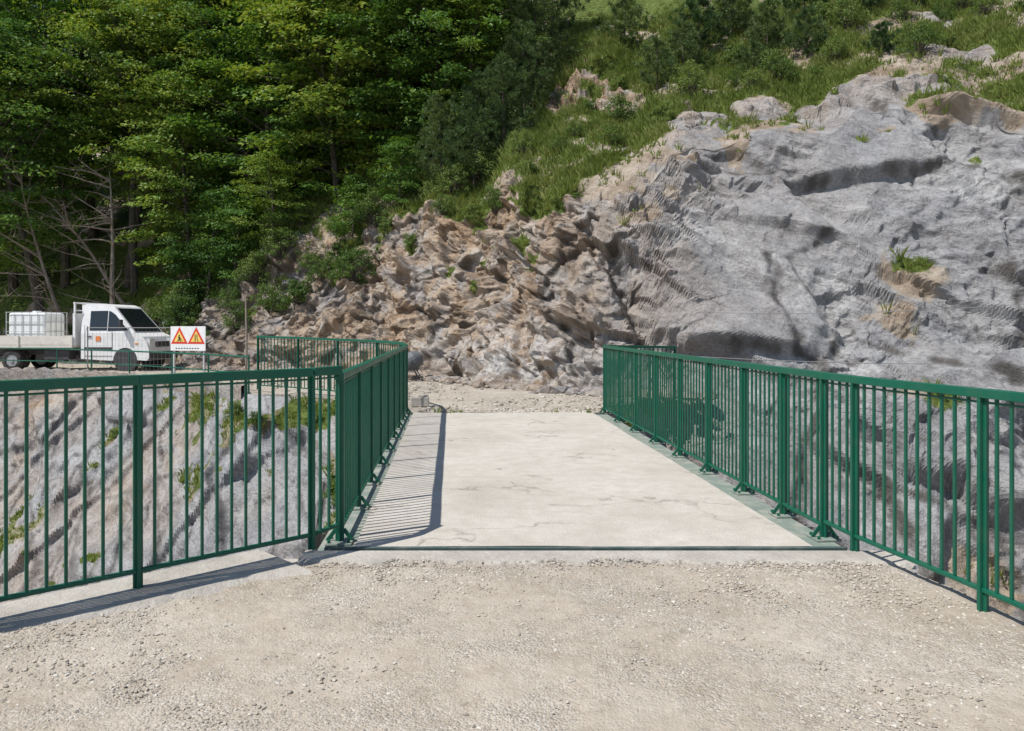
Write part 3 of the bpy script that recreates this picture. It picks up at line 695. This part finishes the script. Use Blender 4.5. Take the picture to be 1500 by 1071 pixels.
for s in(-1,1):
    pts=[(.95,1.38),(.95,2.08),(1.02,2.07),(1.2,1.95),(1.68,1.40)]
    win=[(.30,1.40),(.30,2.08),(.92,2.09),(.92,1.40)]
    for poly in (win,pts):
        V=[[x,s*(yf(z)+.006),z] for x,z in poly]; g.add(V,[list(range(len(V)))] )
def wsp(u,t,off=.012):
    x=1.92+(1.12-1.92)*t; z=1.32+(2.24-1.32)*t; nx,nz=.755,.656
    return [x+nx*off,u*(yf(z)-.09),z+nz*off]
g.add([wsp(-1,.05),wsp(1,.05),wsp(1,.93),wsp(-1,.93)],[[0,1,2,3]])
g.build('windows',[M_glass],parent=truck)
g=Geo()
for s in(-1,1):
    y=s*.967
    g.box((.14,y,1.0),(.012,.006,1.2)); g.box((1.12,y,1.05),(.012,.006,.62)); g.box((.63,y,.52),(.98,.006,.012))
    g.box((.3,y*1.006,1.2),(.16,.03,.035)); g.box((.62,y,.78),(1.0,.012,.09))
    g.box((1.5,s*1.1,1.62),(.08,.16,.32)); g.beam((1.45,s*.93,1.5),(1.5,s*1.08,1.52),.03,.03)
    g.tube([(1.58,s*.72,.38),(1.58,s*.955,.38)],[.42,.42],20)
g.box((2.43,0,.52),(.08,1.86,.26)); g.box((2.40,0,.92),(.05,.9,.2))
g.beam((-4.1,-.4,.62),(1.1,-.4,.62),.09,.16);g.beam((-4.1,.4,.62),(1.1,.4,.62),.09,.16)
g.box((-.9,-.72,.55),(.9,.4,.32)); g.box((-4.05,0,.5),(.08,1.9,.12))
g.build('trim',[M_dark],parent=truck)
g=Geo()
for s in(-1,1): g.box((2.36,s*.72,1.0),(.12,.34,.24))
g.build('headlamps',[M_lamp],parent=truck)
g=Geo()
for s in(-1,1): g.box((1.98,s*.968,.95),(.1,.012,.05)); 
g.box((.62,-.972,1.12),(.17,.006,.17)); g.box((.62,.972,1.12),(.17,.006,.17))
g.build('decals',[M_org],parent=truck)
gw=Geo()
def wheel(x,y,r=.36,w=.24):
    s=1 if y>0 else -1
    prof=[(r-.04,-w/2),(r,-w/2+.03),(r,w/2-.03),(r-.04,w/2),(r*.6,w/2-.01)]
    n=24;V=[]
    for rr_,o in prof:
        for k_ in range(n): a=6.283*k_/n; V.append([x+rr_*math.cos(a),y+s*o,.36+rr_*math.sin(a)])
    F=[[i*n+k_,i*n+(k_+1)%n,(i+1)*n+(k_+1)%n,(i+1)*n+k_] for i in range(4) for k_ in range(n)]
    gw.add(V,F,0)
    gw.tube([(x,y-s*.02,.36),(x,y+s*(w/2-.03),.36)],[r*.62,r*.58],20,1); gw.tube([(x,y,.36),(x,y+s*w/2,.36)],[.09,.07],12,1)
for x,y in((1.58,-.83),(1.58,.83),(-2.5,-.86),(-2.5,.86),(-2.5,-.58),(-2.5,.58)): wheel(x,y)
gw.build('wheels',[M_black,M_grey],True,parent=truck)
g=Geo(); g.box((-2.2,0,.86),(3.9,2.06,.1))
for s in(-1,1):
    g.box((-2.2,s*1.02,1.06),(3.86,.035,.30))
    for x in(-4.12,-2.2,-.28): g.box((x,s*1.05,1.05),(.06,.04,.38))
g.box((-4.13,0,1.06),(.035,2.0,.30))
g.build('drop_side_bed',[M_cream],parent=truck)
g=Geo()
g.box((-.24,0,1.45),(.05,2.0,1.1))
for y in(-.98,-.5,0,.5,.98): g.box((-.2,y,1.62),(.05,.06,1.5))
g.box((-.2,0,2.36),(.06,2.04,.06)); g.box((-.2,0,2.1),(.05,2.0,.04))
g.build('headboard',[M_white],parent=truck)
x0=-2.25
g=Geo(); g.box((x0,0,1.54),(1.36,1.12,.98)); g.tube([(x0,0,2.02),(x0,0,2.10)],[.14,.14],16)
t_=g.build('water_tank',[M_tank],parent=truck); bv=t_.modifiers.new('b','BEVEL'); bv.width=.09; bv.segments=3
g=Geo(); g.box((x0,0,.985),(1.46,1.2,.09))
for s in(-1,1):
    for j in range(6): g.beam((x0-.72+j*.288,s*.585,1.03),(x0-.72+j*.288,s*.585,2.05),.018,.018)
    for j in range(5): g.beam((x0+s*.72,-.57+j*.285,1.03),(x0+s*.72,-.57+j*.285,2.05),.018,.018)
    for z in(1.36,1.70,2.05): g.beam((x0-.73,s*.592,z),(x0+.73,s*.592,z),.02,.02); g.beam((x0+s*.728,-.6,z),(x0+s*.728,.6,z),.02,.02)
g.build('tank_cage',[M_galv],parent=truck)
truck.location=(-14.9,27.0,.0); truck.rotation_euler=(0,0,math.radians(-3))

# ------------------------------------------------------------------ road works board, mesh fence, mixer, block
sg=empty('roadworks_sign')
g=Geo(); g.box((0,0,1.16),(1.28,.03,.78),0)
for x in(-.55,.55): g.box((x,.04,.6),(.05,.05,1.3),1)
g.build('board',[M_white,M_galv],parent=sg)
def flat(g,poly,y,mat): g.add([[x,y,z] for x,z in poly],[list(range(len(poly)))],mat)
g=Geo()
for cx in(-.31,.31):
    tri=lambda r:[(cx-r*.87,1.17-r*.5),(cx+r*.87,1.17-r*.5),(cx,1.17+r)]
    flat(g,tri(.36),-.019,0); flat(g,tri(.235),-.023,1)
cx=-.31
for poly in ([(cx-.03,1.25),(cx+.0,1.29),(cx+.03,1.25),(cx+.0,1.22)],[(cx-.05,1.22),(cx+.02,1.22),(cx+.05,1.12),(cx-.02,1.13)],[(cx-.02,1.14),(cx+.04,1.13),(cx+.07,1.06),(cx+.04,1.06)],[(cx-.03,1.14),(cx+.01,1.13),(cx-.05,1.06),(cx-.08,1.06)],[(cx+.03,1.19),(cx+.05,1.19),(cx+.12,1.07),(cx+.1,1.07)]): flat(g,poly,-.027,2)
cx=.31
flat(g,[(cx-.05,1.06),(cx-.02,1.06),(cx-.02,1.3),(cx-.05,1.27)],-.027,2); flat(g,[(cx+.09,1.06),(cx+.06,1.06),(cx+.02,1.16),(cx+.02,1.3),(cx+.045,1.3),(cx+.045,1.17)],-.027,2)
for i in range(9): flat(g,[(-.45+i*.1,.83),(-.39+i*.1,.83),(-.39+i*.1,.86),(-.45+i*.1,.86)],-.019,2)
g.build('warning_triangles',[M_red,M_yel,M_black],parent=sg)
sg.location=(-10.35,24.0,0.0); sg.rotation_euler=(0,0,math.radians(-14))
g=Geo()
for j in range(23): g.beam((-1.65+j*.15,0,.1),(-1.65+j*.15,0,1.45),.004,.004)
for z in np.arange(.1,1.5,.2): g.beam((-1.7,0,z),(1.7,0,z),.004,.004)
for x in(-1.7,1.7): g.tube([(x,0,0),(x,0,1.55)],[.02,.02],8)
g.tube([(-1.7,0,1.5),(1.7,0,1.5)],[.015,.015],8)
f=g.build('site_mesh_fence',[M_wire]); f.location=(-12.6,24.8,0); f.rotation_euler=(0,0,math.radians(-14))
g=Geo(); g.tube([(0,0,-.1),(.02,0,1.2),(-.01,.02,2.35)],[.035,.03,.025],7); o=g.build('wooden_pole',[M_pale]); o.location=(-7.3,20.6,0)
g=Geo(); n=18
prof=[(.0,-.42),(.22,-.40),(.38,-.1),(.38,.12),(.24,.42),(.22,.42),(.34,.1)]
V=[[r*math.cos(6.283*k_/n),r*math.sin(6.283*k_/n),z] for r,z in prof for k_ in range(n)]
V=np.array(V)@np.array(Matrix.Rotation(math.radians(62),3,'Y')).T+np.array([.05,0,.78])
g.add(V,[[i*n+k_,i*n+(k_+1)%n,(i+1)*n+(k_+1)%n,(i+1)*n+k_] for i in range(6) for k_ in range(n)],0)
for y in(-.4,.4):
    g.beam((-.35,y,.0),(0,y*.9,.75),.045,.045,1); g.beam((.45,y,.0),(0,y*.9,.75),.045,.045,1); g.beam((-.35,y,.15),(.45,y,.15),.04,.04,1)
    g.tube([(-.35,y*1.12,.14),(-.35,y*1.24,.14)],[.15,.15],14,2)
g.beam((-.35,-.4,.15),(-.35,.4,.15),.04,.04,1); g.box((-.25,0,.55),(.3,.34,.34),1)
o=g.build('cement_mixer',[M_dgrey,M_dark,M_black]); o.location=(-2.95,21.8,-.02); o.rotation_euler=(0,0,.3); o.scale=(.72,.72,.72)
g=Geo(); g.box((0,0,.09),(.34,.2,.18)); g.box((.06,0,.20),(.2,.16,.05)); o=g.build('concrete_block',[M_conc]); o.location=(-1.78,14.55,0); o.rotation_euler=(0,0,.15)
bv=o.modifiers.new('b','BEVEL'); bv.width=.015; bv.segments=2
def cable(a,b,sag,r):
    g=Geo(); pts=[(a[0]+(b[0]-a[0])*t_,a[1]+(b[1]-a[1])*t_,a[2]+(b[2]-a[2])*t_-sag*4*t_*(1-t_)) for t_ in np.linspace(0,1,16)]
    g.tube(pts,[r]*16,5); g.build('steel_cable',[M_wire])
cable((3.9,15.9,1.85),(11.5,13.8,2.15),.15,.006); cable((2.6,15.8,1.0),(8.6,15.0,.8),.06,.009)

# ------------------------------------------------------------------ light, sky, camera
sd=Vector((-.68,-.37,1.22)).normalized()
sun=bpy.data.lights.new('sun','SUN'); sun.energy=5.0; sun.angle=math.radians(.53); sun.color=(1,.965,.91)
so=bpy.data.objects.new('sun',sun); S.collection.objects.link(so); so.rotation_euler=sd.to_track_quat('Z','Y').to_euler()
w=bpy.data.worlds.new('World'); S.world=w; w.use_nodes=True; nt=w.node_tree
sk=nt.nodes.new('ShaderNodeTexSky'); sk.sky_type='NISHITA'; sk.sun_disc=False
sk.sun_elevation=math.asin(sd.z); sk.sun_rotation=math.atan2(sd.x,sd.y)%(2*math.pi); sk.altitude=800
bg=nt.nodes['Background']; bg.inputs[1].default_value=.115; nt.links.new(sk.outputs[0],bg.inputs[0])
cam=bpy.data.cameras.new('camera'); cam.sensor_width=36; cam.lens=26.4; cam.shift_y=-.0383; cam.clip_end=1500
co=bpy.data.objects.new('camera',cam); S.collection.objects.link(co); co.location=(0,0,1.55); co.rotation_euler=(math.pi/2,0,0); S.camera=co
S.view_settings.view_transform='Standard'; S.view_settings.look='None'; S.view_settings.exposure=0
